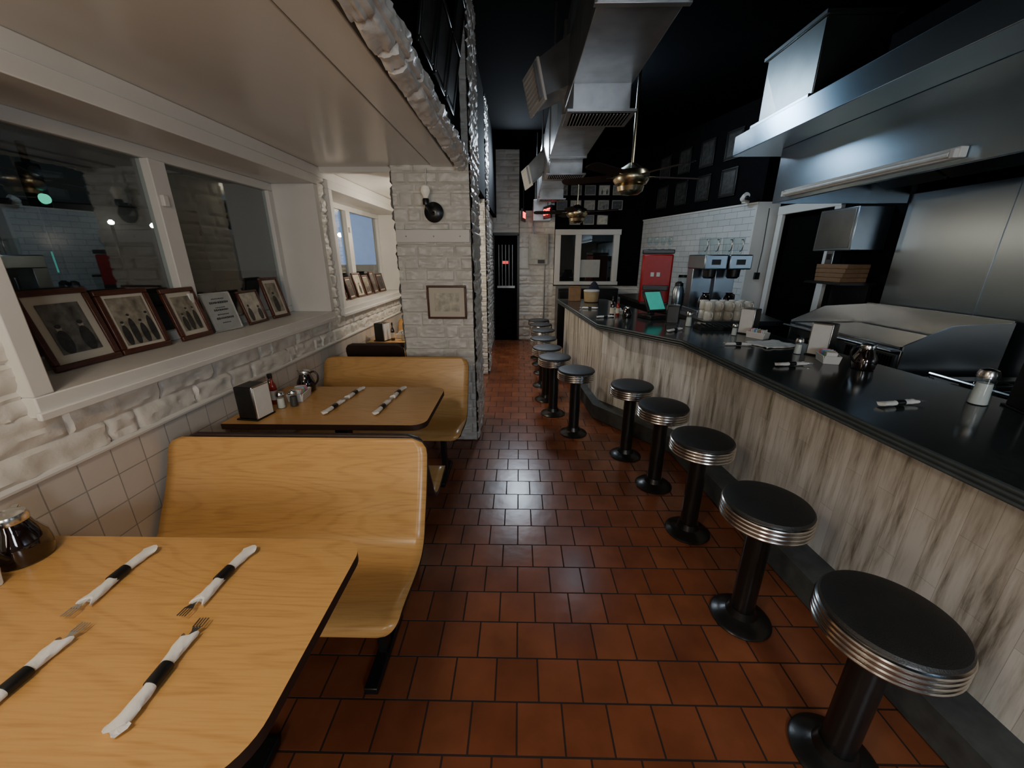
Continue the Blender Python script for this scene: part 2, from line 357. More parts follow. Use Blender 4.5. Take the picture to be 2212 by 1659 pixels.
MB().bb(.72,.98,YB-.01,YB,1.08,1.86).make("pane",M_glass,parent=w); MB().bb(1.08,1.64,YB-.01,YB,1.08,1.86).make("pane",M_glass,parent=w)
def column(name,x0,x1,y0,y1,H,seed):
    mb=MB(); mb.bb(x0+.01,x1-.01,y0+.01,y1-.01,0,H,1)
    stone(mb,x1-x0,H,py(y0,x0,0),seed,res=.010); stone(mb,y1-y0,H,px(x1,y0,0),seed+1,res=.014); stone(mb,y1-y0,2.1,px(x0,y0,0,-1),seed+2,res=.02)
    stone(mb,x1-x0,H,py(y1,x0,0,1),seed+3,res=.02)
    return struct(mb.make(name,[M_stone,M_white],recalc=False),"white painted stone brick column")
column("wall_column",-.90,-.355,3.0,3.55,3.2,20)
column("wall_column.001",-1.0,-.41,4.95,5.4,3.2,30)
column("wall_column.002",-1.0,-.48,6.3,7.15,3.2,40)
mb=MB(); mb.bb(-.46,-.40,Y0,YB,2.14,3.25,1)
def lip(u,v,h):
    a=v/.20*math.pi*.62-.25; r=.052+h
    return (-.42+math.sin(a)*r*1.1, Y0+u, 2.135-math.cos(a)*r)
stone(mb,3.0-Y0,.20,lip,50,res=.012,hs=(.08,.12))
struct(mb.make("wall_fascia",[M_stone,M_blackwall],recalc=False),"dark fascia with rough white stone lip over the aisle")
mb=MB(); mb.bb(-.892,-.36,2.960,2.980,1.60,1.685)
for x in (-.82,-.62,-.43): mb.lathe([(.006,0),(.006,.003)],1,(x,2.960,1.64),Matrix.Rotation(R(90),4,'X'),10)
tag(mb.make("mounting_board",[M_white,M_beige],bevel=.003),"white painted board screwed across the stone column","board")
# outside
o=MB().bb(-40,-1.9,-10,50,-.25,-.15).make("ground",M_asphalt); struct(o,"dark asphalt street at night")
def streetlamp(x,y,z):
    r=root("street_lamp","distant street lamp glowing at night on a dark pole","street lamp",(x,y,-.15),group="street lamps outside the window")
    MB().tube([(0,0,0),(0,0,z)],.04).make("pole",M_blackm,parent=r)
    MB().lathe([(.03,0),(.07,.03),(.08,.08),(.03,.14)],0,(0,0,z)).make("lamp_head",M_lamp,parent=r)
for p in ((-12.7,12.7,2.6),(-11.4,12.7,2.5),(-11.2,12.9,2.35),(-14.0,10.5,1.9)): streetlamp(*p)
r=root("traffic_signal","dark traffic signal with a green light on a pole","traffic light",(-8.0,6.9,-.15))
MB().tube([(0,0,0),(0,0,3.4)],.05).make("pole",M_blackm,parent=r)
MB().box((.12,-.1,2.75),(.2,.2,.65)).make("housing",M_black,parent=r,bevel=.02)
for k in range(3): MB().lathe([(.08,0),(.07,.05),(.02,.07)],0,(.22,-.12,2.55+.2*k),Matrix.Rotation(R(90),4,'Y')).make("lens",[M_greenl,M_silver,M_silver][k],parent=r)
r=root("shop_facade","dark storefront across the street with teal lit strips","building",(-14,11,-.15),(0,0,R(50)))
MB().box((0,1,1.6),(9,1,3.2)).make("facade",M_asphalt,parent=r,bevel=.05)
for k in range(2): MB().box((-1.5+k*2.2,.48,1.5),(.04,.03,.6)).make("light_strip",M_teal,parent=r)
r=root("added_glow_panel","blue glowing panel added outside to give the far window its glare","glow panel",(-4.6,10.5,-.15),(0,0,R(25)))
MB().box((0,0,2.1),(1.6,.12,1.3)).make("panel",M_blueglow,parent=r,bevel=.02)  # added glowing panel, imitates the blue glare on the far window
for s in(-1,1): MB().tube([(s*.7,.05,0),(s*.7,.05,2.0)],.05).make("post",M_blackm,parent=r)
# ============================================================ BOOTHS
def bench(x0,x1,yb,face,label,H=.81,dep=1.0):
    r=root("booth_bench",label,"bench",(0,yb,0),group="booth benches along the window wall")
    prof=[(0,H),(-.035,H-.11),(-.08,H-.21),(-.125,H-.29),(-.155,.465),(-.19,.435),(-.24,.42),(-.33,.425),(-.43,.438),(-.48,.438),(-.51,.428),(-.525,.40)]
    P=cap([(a*dep,b,0) for a,b in prof],5); n=len(P)
    D=[0]
    for i in range(1,n): D.append(D[-1]+(P[i]-P[i-1]).length)
    T=D[-1]; W=x1-x0; nx=28; rad=.06; v=[];f=[]
    for i in range(n):
        d=min(D[i],T-D[i]); ins=0
        if d<rad: ins=rad-math.sqrt(max(0,rad*rad-(rad-d)**2))
        for k in range(nx+1):
            x=x0+ins+(W-2*ins)*k/nx
            v.append((x,-face*P[i].x if face>0 else P[i].x,P[i].y))
    for i in range(n-1):
        for k in range(nx):
            q=(i*(nx+1)+k,i*(nx+1)+k+1,(i+1)*(nx+1)+k+1,(i+1)*(nx+1)+k)
            f.append(q if face>0 else q[::-1])
    mb=MB(); mb.add(v,f)
    s=mb.make("seat_shell",[M_wood,M_edge],parent=r,recalc=False)
    me=s.data
    up=sum(p.normal.z*p.area for p in me.polygons)
    if up<0: me.flip_normals()
    so=s.modifiers.new("solid",'SOLIDIFY'); so.thickness=.018; so.offset=-1; so.material_offset=1; so.material_offset_rim=1
    sg=-1 if face<0 else 1
    for x in (x0+.12,x1-.16):
        mb=MB(); fy=sg*.42*dep; by=sg*.12*dep
        mb.box((x,(fy+by)/2,.385),(.035,abs(fy-by)+.06,.03)); mb.box((x,(fy+by)/2,.2),(.035,.05,.37)); mb.box((x,(fy+by)/2,.015),(.05,abs(fy-by)+.02,.03))
        mb.make("leg",M_blackm,parent=r,bevel=.004)
    MB().bb(x0+.1,x1-.14,sg*.26*dep-.015,sg*.26*dep+.015,.37,.40).make("cross_rail",M_blackm,parent=r,bevel=.003)
    return r
bench(-1.42,-.365,1.385,-1,"oak laminate booth bench with curved seat beside the near table")
bench(-1.38,-.39,1.420,1,"brown-backed booth bench facing away toward the middle table",H=.815,dep=.80)
bench(-1.42,-.365,2.70,-1,"oak laminate booth bench in front of the stone column")
bench(-1.40,-.93,3.02,1,"narrow brown-backed booth bench behind the stone column",H=.84,dep=.8)
bench(-1.40,-1.02,4.45,-1,"narrow oak laminate booth bench in the far window nook",H=.83,dep=.85)
def table(x1,y0,y1,label,rr=.08,rn=.08):
    r=root("booth_table",label,"table",(0,(y0+y1)/2,0),group="booth tables along the window wall")
    h=(y1-y0)/2; W=x1+1.425
    mb=MB(); mb.prism(rrect(-1.425,x1,-h,h,(rr,0,0,rn),12),.712,.742,1,0)
    mb.make("table_top",[M_wood,M_edge],parent=r,bevel=.003)
    mb=MB(); xm=(-1.425+x1)/2-.04*W
    mb.box((xm,0,.36),(.07,.07,.68)); mb.make("pedestal",M_blackm,parent=r,bevel=.006)
    MB().box((xm,0,.02),(.42*W,.40,.04)).make("foot",M_blackm,parent=r,bevel=.012)
    mb=MB(); mb.box((xm,0,.70),(.55*W,.05,.024)); mb.box((xm-.25*W,0,.695),(.04,h*1.5,.03)); mb.box((xm+.25*W,0,.695),(.04,h*1.5,.03)); mb.make("bracket",M_blackm,parent=r,bevel=.003)
    return r
table(-.43,.335,.885,"oak laminate booth table with rounded corners, set with napkin rolls",.07,.11)
table(-.445,1.66,2.22,"oak laminate booth table with condiments by the wall",.07,.07)
table(-.97,3.50,3.95,"small oak laminate table in the far window nook",.05,.05)
# ============================================================ napkin rolls
def make_roll():
    r=root("napkin_roll","white paper napkin roll with black band around cutlery","napkin roll",group="napkin rolls")
    n=30; seg=16; v=[];f=[]
    for i in range(n):
        t=i/(n-1); y=-.10+.165*t
        rx=.0118+.003*math.sin(t*9)*.4; rz=.0095
        if t<.22: k=(.22-t)/.22; rx+=.007*k*k; rz+=-.003*k
        if t>.8: k=(t-.8)/.2; rx+=.004*k
        if .42<t<.62: rx=.0102; rz=.0092
        for k in range(seg):
            a=2*math.pi*k/seg; w=1+.22*noise.noise((math.cos(a)*2.5,y*55,math.sin(a)*2.5))
            v.append((rx*w*math.cos(a)+.003*math.sin(t*5),y+.010*math.sin(a*2+1)*(1 if i in(0,n-1) else 0),.0105+rz*w*math.sin(a)))
    for i in range(n-1):
        for k in range(seg):
            k2=(k+1)%seg; f.append((i*seg+k,i*seg+k2,(i+1)*seg+k2,(i+1)*seg+k))
    f.append(tuple(range(seg))); f.append(tuple((n-1)*seg+k for k in range(seg)))
    MB().add(v,f).make("napkin",M_napkin,parent=r,ang=60)
    MB().lathe([(.0122,-.020),(.0127,-.018),(.0127,.018),(.0122,.020)],0,(.002,-.013,.0113),Matrix.Rotation(R(90),4,'X'),20,sy=.9).make("band",M_black,parent=r)
    mb=MB(); mb.box((.002,.066,.012),(.010,.03,.002)); 
    mb.prism([(-.003,.075),(.007,.075),(.0125,.086),(-.0085,.086)],.011,.013)
    for k in range(4): mb.box((-.0070+k*.006,.095,.0125),(.0026,.022,.002))
    mb.make("fork",M_chrome,parent=r)
    return r
rolls=[(-.985,.725,180),(-.725,.73,176),(-.93,.50,-2),(-.675,.515,3),
       (-.97,1.88,-8),(-.95,2.07,172),(-.715,1.88,-5),(-.70,2.08,174)]
base=None
for i,(x,y,a) in enumerate(rolls):
    if base is None: base=make_roll(); base.location=(x,y,.743); base.rotation_euler=(0,0,R(a)); base["label"]="white napkin roll with black band on the booth table"
    else: dup(base,(x,y,.743),(0,0,R(a)))
for (x,y,a) in ((1.545,1.48,-80),(1.51,2.07,-84),(1.465,2.58,82),(1.27,3.12,-55),(.86,3.82,-75),(.80,4.5,80)):
    dup(base,(x,y,.932),(0,0,R(a)),label="white napkin roll with black band on the dark counter")
# ============================================================ tabletop items
def dispenser(loc,rz,label,h=.155):
    r=root("napkin_dispenser",label,"napkin dispenser",loc,(0,0,R(rz)),group="napkin dispensers")
    MB().box((0,0,h/2+.004),(.10,.105,h)).make("body",M_black,parent=r,bevel=.008)
    MB().box((0,0,.004),(.115,.12,.008)).make("base",M_black,parent=r,bevel=.002)
    MB().box((.051,0,h/2+.006),(.006,.106,h)).make("face_plate",M_chrome,parent=r,bevel=.002)
    MB().box((.0545,0,h/2+.004),(.004,.094,h-.012)).make("napkin_stack",M_napkin,parent=r)
def pitcher(loc,rz,label,sc=1):
    r=root("syrup_pitcher",label,"syrup pitcher",loc,(0,0,R(rz)),group="syrup pitchers"); r.scale=(sc,)*3
    MB().lathe([(.035,0),(.044,.004),(.048,.03),(.045,.055),(.032,.08),(.027,.098)]).make("body",M_syrup,parent=r)
    MB().lathe([(.029,.096),(.030,.105),(.027,.114),(.012,.12),(.002,.121)]).make("lid",M_chrome,parent=r)
    MB().tube(cap([(-.026,0,.10),(-.05,0,.108),(-.068,0,.09),(-.066,0,.06),(-.046,0,.035)],6),.005).make("handle",M_black,parent=r)
    MB().box((.026,0,.112),(.022,.014,.006),rot=(0,-.3,0)).make("spout",M_chrome,parent=r,bevel=.002)
def caddy(loc,rz,label):
    r=root("sugar_caddy",label,"sugar caddy",loc,(0,0,R(rz)),group="sugar caddies")
    mb=MB(); mb.box((0,0,.004),(.075,.12,.008)); 
    for s in(-1,1): mb.box((s*.038,0,.024),(.005,.125,.045),rot=(0,s*.18,0)); mb.box((0,s*.062,.024),(.075,.005,.045),rot=(-s*.18,0,0))
    mb.make("tray",M_ceramic,parent=r,bevel=.002)
    for k in range(9):
        MB().box((random.uniform(-.006,.006),-.048+k*.012,.038),(.05,.005,.052),rot=(random.uniform(-.12,.12),random.uniform(-.1,.1),0)).make("sugar_packet",[M_napkin,M_napkin,M_pink,M_green,M_napkin,M_blue][k%6],parent=r)
def shaker(loc,label,fill=None,h=.09,r0=.022):
    r=root("shaker",label,"shaker",loc,group="salt and sugar shakers")
    MB().lathe([(r0*.95,0),(r0,.004),(r0*.88,h*.5),(r0*.92,h*.78)],seg=20).make("jar",M_clear,parent=r)
    MB().lathe([(r0*.8,.003),(r0*.84,.005),(r0*.74,h*.5),(r0*.7,h*.6)],seg=20).make("contents",fill or M_napkin,parent=r)
    MB().lathe([(r0*.98,h*.76),(r0,h*.85),(r0*.8,h*.96),(r0*.2,h)],seg=20).make("cap",M_chrome,parent=r)
def bottle(loc,label,m=M_hot,h=.17,r0=.02,capm=M_black):
    r=root("sauce_bottle",label,"bottle",loc,group="sauce bottles")
    MB().lathe([(r0*.9,0),(r0,.004),(r0,h*.55),(r0*.8,h*.65),(r0*.35,h*.75),(r0*.32,h*.88)],seg=20).make("body",m,parent=r)
    MB().lathe([(r0*.45,h*.86),(r0*.45,h*.99),(r0*.35,h)],seg=16).make("cap",capm,parent=r)
    MB().lathe([(r0*1.02,h*.15),(r0*1.02,h*.45)],seg=20).make("paper_band",M_mat,parent=r)
T=.742; K=.93
pitcher((-1.30,.80,T),120,"dark syrup pitcher with chrome lid on the near table",1.2)
caddy((-1.29,.655,T),0,"white sugar caddy with packets on the near table")
dispenser((-1.31,1.755,T),-8,"black napkin dispenser on the middle booth table",.165)
bottle((-1.32,1.93,T),"slim hot sauce bottle with black cap",M_hot,.17,.018)
bottle((-1.37,1.99,T),"brown steak sauce bottle with black cap",M_syrup,.15,.022)
shaker((-1.25,1.87,T),"glass salt shaker with chrome cap"); shaker((-1.20,1.90,T),"glass pepper shaker with chrome cap",M_ink)
caddy((-1.23,2.01,T),8,"white sugar caddy with pastel packets beside shakers")
pitcher((-1.26,2.145,T),180,"dark syrup pitcher with chrome lid beside sugar caddy",1.1)
dispenser((-1.30,3.60,T),-15,"black napkin dispenser on the far booth table",.165)
bottle((-1.20,3.60,T),"slim dark sauce bottle on the far booth table",M_syrup,.17,.018)
caddy((-1.15,3.74,T),0,"white sugar caddy on the far booth table"); shaker((-1.1,3.6,T),"glass shaker with chrome cap on far booth table")
dispenser((1.99,1.42,K),-20,"black napkin dispenser at the near end of the counter",.18)
shaker((1.87,1.50,K),"tall glass sugar shaker with chrome cap",None,.15,.033)
pitcher((1.84,2.02,K),0,"round dark syrup pitcher with chrome lid on the counter",1.15)
caddy((1.76,2.16,K),-20,"white sugar caddy with packets next to syrup pitcher")
dispenser((1.84,2.33,K),215,"black napkin dispenser with white napkins on the counter",.19)
shaker((1.72,2.35,K),"small glass salt shaker beside napkin dispenser",None,.1,.022)
caddy((1.76,2.84,K),30,"white sugar caddy beside the folded towel"); dispenser((1.79,3.02,K),215,"black napkin dispenser with white napkins near the counter bend",.19)
shaker((1.64,2.94,K),"small glass shaker near the counter bend",None,.09,.02)
dispenser((1.38,3.50,K),70,"black napkin dispenser at the counter bend"); shaker((1.46,3.34,K),"glass sugar shaker with chrome cap at counter bend",None,.13,.028)
bottle((.93,3.90,K),"tall dark sauce bottle at the counter bend",M_syrup,.2,.022); bottle((1.0,3.96,K),"hot sauce bottle at the counter bend",M_hot,.17,.018)
pitcher((1.06,3.82,K),40,"dark syrup pitcher grouped with sauce bottles",.95); caddy((1.03,4.09,K),0,"white sugar caddy grouped with sauce bottles")
v=[];f=[];n=22
for j in range(n+1):
    for i in range(n+1):
        u,w=i/n,j/n; v.append(((u-.5)*.26+.01*math.sin(w*7),(w-.5)*.2+.008*math.sin(u*9),.006+.012*abs(noise.noise((u*4,w*4,3)))+.006))
for j in range(n):
    for i in range(n): f.append((j*(n+1)+i,j*(n+1)+i+1,(j+1)*(n+1)+i+1,(j+1)*(n+1)+i))
o=MB().add(v,f).make("folded_towel",M_napkin,loc=(1.72,2.60,K-.004),rot=(0,0,.2),recalc=False); so=o.modifiers.new("s",'SOLIDIFY'); so.thickness=.006
tag(o,"crumpled white cloth towel lying on the counter","towel")
# ============================================================ COUNTER
F=[(1.40,-.8),(1.18,2.75),(.70,3.44),(.54,5.6)]; I=[(1.22,5.6),(1.42,3.95),(1.95,3.10),(2.20,-.8)]
cn=root("diner_counter","long bent diner counter with dark top and whitewashed plank front","counter")
MB().prism((F+I)[::-1],.882,K,1,0).make("counter_top",[M_counter,M_cedge],parent=cn,bevel=.004)
mb=MB()
for z in (.888,.905,.922): mb.tube([(x-.001,y,z) for x,y in F],.0075,seg=8)
mb.make("edge_molding",M_cedge,parent=cn)
P=[(1.60,-.78),(1.377,2.817),(.806,3.637),(.665,5.57)]; PI=[(1.20,5.57),(1.40,3.95),(1.92,3.07),(2.17,-.78)]
MB().prism((P+PI)[::-1],.0,.882).make("cabinet_body",M_brown,parent=cn)
for a,b in zip(P[:-1],P[1:]):
    l=math.hypot(b[0]-a[0],b[1]-a[1]); an2=math.atan2(b[1]-a[1],b[0]-a[0])
    MB().bb(0,l,-.0,.012,.0,.882).make("front_panel",M_plank,parent=cn,loc=(a[0],a[1],0),rot=(0,0,an2))
O=[(1.42,-.78),(1.215,2.78),(.72,3.49),(.575,5.57)]
MB().prism((O+[(x-.012,y) for x,y in P[::-1]])[::-1],0,.14).make("foot_ledge",M_ledge,bevel=.01,parent=cn,label="gray painted foot ledge")
# stools
def stool():
    r=root("bar_stool","round black vinyl diner stool with ribbed chrome rim on black pedestal","stool",group="counter stools in a row")
    MB().lathe([(.118,0),(.120,.006),(.112,.014),(.085,.022),(.062,.036),(.052,.06),(.050,.065)],seg=48).make("base",M_blackm,parent=r)
    MB().lathe([(.045,.05),(.045,.50),(.06,.515)],seg=40).make("pedestal",M_blackm,parent=r)
    pr=[(.12,.508),(.150,.510)]
    for k in range(4):
        z=.513+k*.0165; pr+=[(.153,z),(.159,z+.003),(.161,z+.0075),(.159,z+.012),(.153,z+.015)]
    pr+=[(.150,.581),(.13,.582)]
    MB().lathe(pr,seg=72).make("rim",M_chrome,parent=r)
    MB().lathe([(.147,.572),(.154,.579),(.1555,.586),(.150,.593),(.135,.597),(.09,.6005),(.04,.602),(.001,.602)],seg=72).make("seat",M_vinyl,parent=r)
    return r
SP=[(1.0,.805),(.975,1.30),(.975,1.86),(.935,2.33),(.85,2.75),(.49,3.15),(.345,3.6),(.30,4.0),(.29,4.49),(.315,5.02),(.31,5.47),(.30,5.86)]
s0=stool(); s0.location=(SP[0][0],SP[0][1],0)
for x,y in SP[1:]: dup(s0,(x,y,0),(0,0,random.random()*6))
# ============================================================ BACK SERVICE COUNTER
bc=root("service_counter","stainless back service counter under the tiled wall","counter")
bp=[(1.72,3.62),(2.45,3.62),(2.70,4.80),(2.20,6.6),(1.6,6.4)]
MB().prism(bp,.885,K).make("worktop",M_steeld,parent=bc,bevel=.004); MB().prism([(x+(2.1-x)*.05,y+(5-y)*.03) for x,y in bp],0,.885).make("cabinet_body",M_blackm,parent=bc)
def mug():
    r=root("coffee_mug","cream ceramic coffee mug stacked upside down near the brewer","mug",group="stacked coffee mugs")
    MB().lathe([(.040,0),(.042,.004),(.041,.05),(.039,.078),(.033,.086),(.001,.087)],seg=24).make("cup",M_mug,parent=r)
    MB().tube(cap([(.039,0,.018),(.060,0,.022),(.063,0,.045),(.057,0,.066),(.039,0,.068)],5),.005,seg=8).make("handle",M_mug,parent=r)
    return r
m0=None
for lv in range(2):
    for j in range(2):
        for i in range(5):
            loc=(1.80+i*.090+random.uniform(-.002,.002),3.71+j*.118,K+lv*.0875)
            rz=(0,0,4.71+random.uniform(-.25,.25))
            if m0 is None: m0=mug(); m0.location=loc; m0.rotation_euler=rz
            else: dup(m0,loc,rz)
def brewer(x,y,rz):
    r=root("coffee_brewer","stainless commercial coffee brewer with glass decanters","coffee maker",(x,y,K),(0,0,R(rz)),group="coffee brewers")
    r.scale=(.86,1,1)
    MB().box((0,0,.025),(.26,.40,.05)).make("base",M_steel,parent=r,bevel=.006)
    MB().box((0,.12,.30),(.24,.14,.54)).make("tower",M_steel,parent=r,bevel=.006)
    MB().box((0,-.01,.52),(.26,.40,.14)).make("brew_head",M_steel,parent=r,bevel=.012)
    MB().lathe([(.05,.36),(.07,.38),(.075,.45)],0,(0,-.09,0)).make("filter_basket",M_black,parent=r)
    MB().box((0,-.212,.52),(.10,.004,.05)).make("control_panel",M_black,parent=r)
    MB().lathe([(.05,.052),(.07,.06),(.078,.11),(.06,.17),(.035,.20),(.04,.22)],0,(0,-.09,0)).make("decanter",M_syrup,parent=r)
    MB().tube(cap([(.0,-.13,.2),(.0,-.19,.2),(0,-.19,.12)],6),.008).make("decanter_handle",M_black,parent=r)
    return r
brewer(1.93,4.20,0); brewer(2.17,4.20,0)
r=root("drink_dispenser","red drink dispenser with black top on the service counter","drink machine",(1.76,5.2,K),(0,0,R(-15)))
MB().box((0,0,.30),(.36,.36,.60)).make("body",M_red,parent=r,bevel=.02); MB().box((0,0,.63),(.37,.37,.05)).make("lid",M_black,parent=r,bevel=.01)
MB().box((0,-.2,.20),(.30,.05,.06)).make("spout_bar",M_black,parent=r,bevel=.006); MB().box((0,-.22,.012),(.34,.12,.024)).make("drip_tray",M_black,parent=r,bevel=.003)
for x in(-.05,.02): MB().box((x,-.183,.36),(.04,.004,.05)).make("button",M_paper,parent=r)
g0=None
for i in range(8):
    loc=(1.63+.085*(i%4)+.02*(i//4),5.14+.1*(i//4),K+.656)
    if g0 is None:
        g0=root("drinking_glass","clear stemmed glass on top of the red drink dispenser","glass",loc,group="glasses on the drink dispenser")
        MB().lathe([(.028,0),(.006,.006),(.006,.05),(.028,.08),(.032,.13),(.030,.15)],seg=20).make("bowl",M_clear,parent=g0)
    else: dup(g0,loc)
for i,(x,y) in enumerate(((1.88,4.2),(1.99,4.2),(2.12,4.2),(2.23,4.2))):
    r=root("glass_pitcher","clear water pitcher on top of the coffee brewer","pitcher",(x,y,K+.592),(0,0,R(-90)),group="pitchers on the coffee brewers")
    MB().lathe([(.035,0),(.04,.01),(.046,.11),(.05,.16)],seg=20).make("body",M_clear,parent=r); MB().tube(cap([(.045,0,.14),(.08,0,.13),(.075,0,.05),(.04,0,.03)],5),.005).make("handle",M_chrome,parent=r)
r=root("point_of_sale_terminal","register terminal with teal glowing screen near the counter bend","cash register",(1.30,3.80,K),(0,0,R(20)))
MB().box((0,0,.02),(.20,.20,.04)).make("base",M_black,parent=r,bevel=.006); MB().box((0,.03,.07),(.06,.04,.10),rot=(-.2,0,0)).make("stand",M_black,parent=r,bevel=.004)
MB().box((0,.0,.16),(.20,.03,.22),rot=(-.6,0,0)).make("monitor",M_black,parent=r,bevel=.008)
MB().box((0,-.0145,.170),(.17,.004,.185),rot=(-.6,0,0)).make("screen",M_teal,parent=r)
for i,(x,y) in enumerate(((1.85,4.62),(2.02,4.66))):
    r=root("thermal_carafe","brushed steel thermal carafe with black lid","carafe",(x,y,K),group="thermal carafes")
    MB().lathe([(.06,0),(.065,.01),(.065,.2),(.045,.25)],seg=24).make("body",M_steel,parent=r); MB().lathe([(.046,.245),(.045,.28),(.02,.30)],seg=24).make("lid",M_black,parent=r)
    MB().tube(cap([(.0,.06,.22),(0,.1,.21),(0,.1,.1),(0,.064,.06)],5),.008).make("handle",M_black,parent=r)
r=root("smoothie_blender","tall glass blender jar on a dark base by the tiled wall","blender",(2.10,5.15,K))
MB().lathe([(.07,0),(.075,.02),(.06,.12)],seg=24).make("base",M_black,parent=r); MB().lathe([(.04,.12),(.055,.3),(.06,.32)],seg=24).make("jar",M_clear,parent=r); MB().lathe([(.06,.32),(.055,.35)],seg=24).make("lid",M_black,parent=r)
o=MB().box((0,0,.015),(.26,.14,.03)); 
for k in range(6): o.box((-.11+k*.044,0,.035),(.006,.14,.012))
tag(o.make("wire_rack",M_blackm,loc=(1.60,3.20,K),bevel=.002),"black bar rack on the counter near the mugs","rack")
r=root("storage_tub","tan plastic tub at the far end of the counter","tub",(.95,5.2,K)); MB().lathe([(.07,0),(.09,.01),(.10,.13),(.098,.14)],seg=24).make("body",mat("tan_plastic",(.42,.30,.15),.5),parent=r); MB().lathe([(.104,.14),(.104,.155),(.09,.16)],seg=24).make("lid",M_ceramic,parent=r)
r=root("paper_bag","folded brown paper bag at the far end of the counter","bag",(.75,5.35,K)); MB().prism([(-.08,-.05),(.08,-.05),(.075,.05),(-.075,.05)],0,.17).make("body",M_card,parent=r,bevel=.006); MB().box((0,0,.18),(.15,.02,.03),rot=(.2,0,0)).make("folded_top",M_card,parent=r)
mb=MB(); 
mb.lathe([(.08,0),(.10,.04),(.09,.14),(.05,.22),(.02,.25)],0,(0,0,0),seg=16,sx=.9,sy=.7); tag(mb.make("dark_cloth_bag",mat("navy_cloth",(.015,.015,.03),.9,bump=1,bs=20),loc=(1.02,5.42,K)),"slumped navy cloth bag on the far counter end","bag")
r=root("storage_cabinet","dark low cabinet below the back window","cabinet",(1.15,6.85,0)); MB().box((0,0,.5),(1.0,.5,1.0)).make("body",M_blackm,parent=r,bevel=.008)
for x in (-.25,.25):
    MB().box((x,-.258,.5),(.46,.016,.9)).make("door",M_blackm,parent=r,bevel=.003); 
mb=MB(); mb.box((0,0,.0),(.36,.004,.30)); tag(mb.make("posted_notice",M_paper,loc=(1.25,YB-.013,1.30)),"white blank paper notices taped on the back window","notice")
# ============================================================ KITCHEN
g=root("flat_top_griddle","stainless flat top griddle with tall splash guards","griddle",(2.62,2.82,0))
MB().box((0,0,.87),(.60,1.0,.18)).make("body",M_steel,parent=g,bevel=.006)
MB().box((-.02,0,.965),(.54,.94,.02)).make("cooking_plate",mat("seasoned_griddle_plate",(.10,.10,.10),.22,.85,var=.3,vs=6),parent=g,bevel=.004)
M_guard=mat("guard_steel",(.50,.52,.53),.27,1,var=.03,vs=3)
for s in (-1,1):
    MB().prism([(-.30,.80),(.30,.80),(.30,1.13),(-.05,1.11),(-.30,.99)],-.005,.005,M=Matrix.Translation((0,s*.505,0))@Matrix.Rotation(R(90),4,'X')).make("side_guard",M_guard,parent=g)
MB().box((.295,0,1.04),(.012,1.0,.20)).make("back_guard",M_guard,parent=g)
mb=MB(); mb.box((-.302,-.28,.87),(.006,.40,.11))
for k in range(18): mb.box((-.307,-.455+k*.02,.87),(.006,.009,.085),1)
mb.make("vent_panel",[M_steel,M_dark],parent=g)
for k in range(4): MB().lathe([(.025,0),(.022,.03)],0,(-.30,.02+k*.12,.86),Matrix.Rotation(R(-90),4,'Y'),20).make("knob",M_black,parent=g)
MB().box((-.335,0,.955),(.07,1.0,.015)).make("front_rail",M_guard,parent=g,bevel=.006)
for sx in(-.26,.26):
    for sy in (-.44,.44): MB().lathe([(.022,0),(.022,.79)],0,(sx,sy,0),seg=16).make("leg",M_steel,parent=g)
MB().box((0,0,.3),(.56,.9,.03)).make("under_shelf",M_steeld,parent=g)
g=root("prep_table","dark steel cooking line table with a towel bar behind the counter","kitchen table",(2.62,.85,0))
MB().box((0,0,.80),(.68,2.75,.05)).make("worktop",M_steeld,parent=g,bevel=.005); MB().box((.02,0,.4),(.62,2.7,.76)).make("cabinet_body",M_blackm,parent=g,bevel=.005)
MB().tube([(-.28,.6,.80),(-.32,.6,.88),(-.32,1.25,.88),(-.28,1.25,.80)],.012).make("towel_bar",M_chrome,parent=g)
mb=MB(); mb.box((.0,.9,.83),(.5,.6,.02))
for k in range(7): mb.box((0,.64+k*.087,.852),(.48,.014,.03))
for x in (-.2,0,.2): mb.box((x,.9,.845),(.014,.58,.02))
mb.make("burner_grate",M_blackm,parent=g,bevel=.002)
mb=MB(); mb.bb(2.975,2.999,Y0+.6,3.28,.0,1.95)
for y in (.2,1.4,2.6): mb.bb(2.970,2.976,y-.01,y+.01,.85,1.95)
tag(mb.make("steel_backsplash",M_splash,bevel=.001),"brushed stainless backsplash panels behind the griddle","backsplash")
h=root("range_hood","large stainless exhaust hood over the griddle line","range hood")
MB().bb(1.95,1.975,-.9,3.30,1.89,2.26).make("front_panel",M_hood,parent=h,bevel=.003)
MB().bb(1.975,2.96,3.28,3.30,1.89,2.26).make("end_panel",M_hood,parent=h)
MB().bb(1.975,2.96,-.9,3.28,2.24,2.26).make("top_panel",M_steeld,parent=h)
MB().bb(1.70,2.96,-.9,3.53,2.26,2.40).make("overhang_duct",M_hood,parent=h,bevel=.004)
for k in range(9): MB().box((2.5,-.6+k*.45,2.10),(.5,.42,.02),rot=(0,.5,0)).make("grease_filter",M_steeld,parent=h)
MB().bb(2.3,2.9,-.5,2.2,2.40,3.2).make("exhaust_plenum",M_blackwall,parent=h)
r=root("fluorescent_fixture","white unlit fluorescent tube fixture mounted on the hood","light fixture",(1.93,2.53,1.935))
MB().box((0,0,0),(.035,1.18,.045)).make("housing",M_white,parent=r,bevel=.004); MB().tube([(-.028,-.56,-.005),(-.028,.56,-.005)],.012).make("tube",M_tube,parent=r)
for s in(-1,1): MB().box((-.022,s*.575,-.004),(.03,.02,.036)).make("socket",M_white,parent=r,bevel=.002)
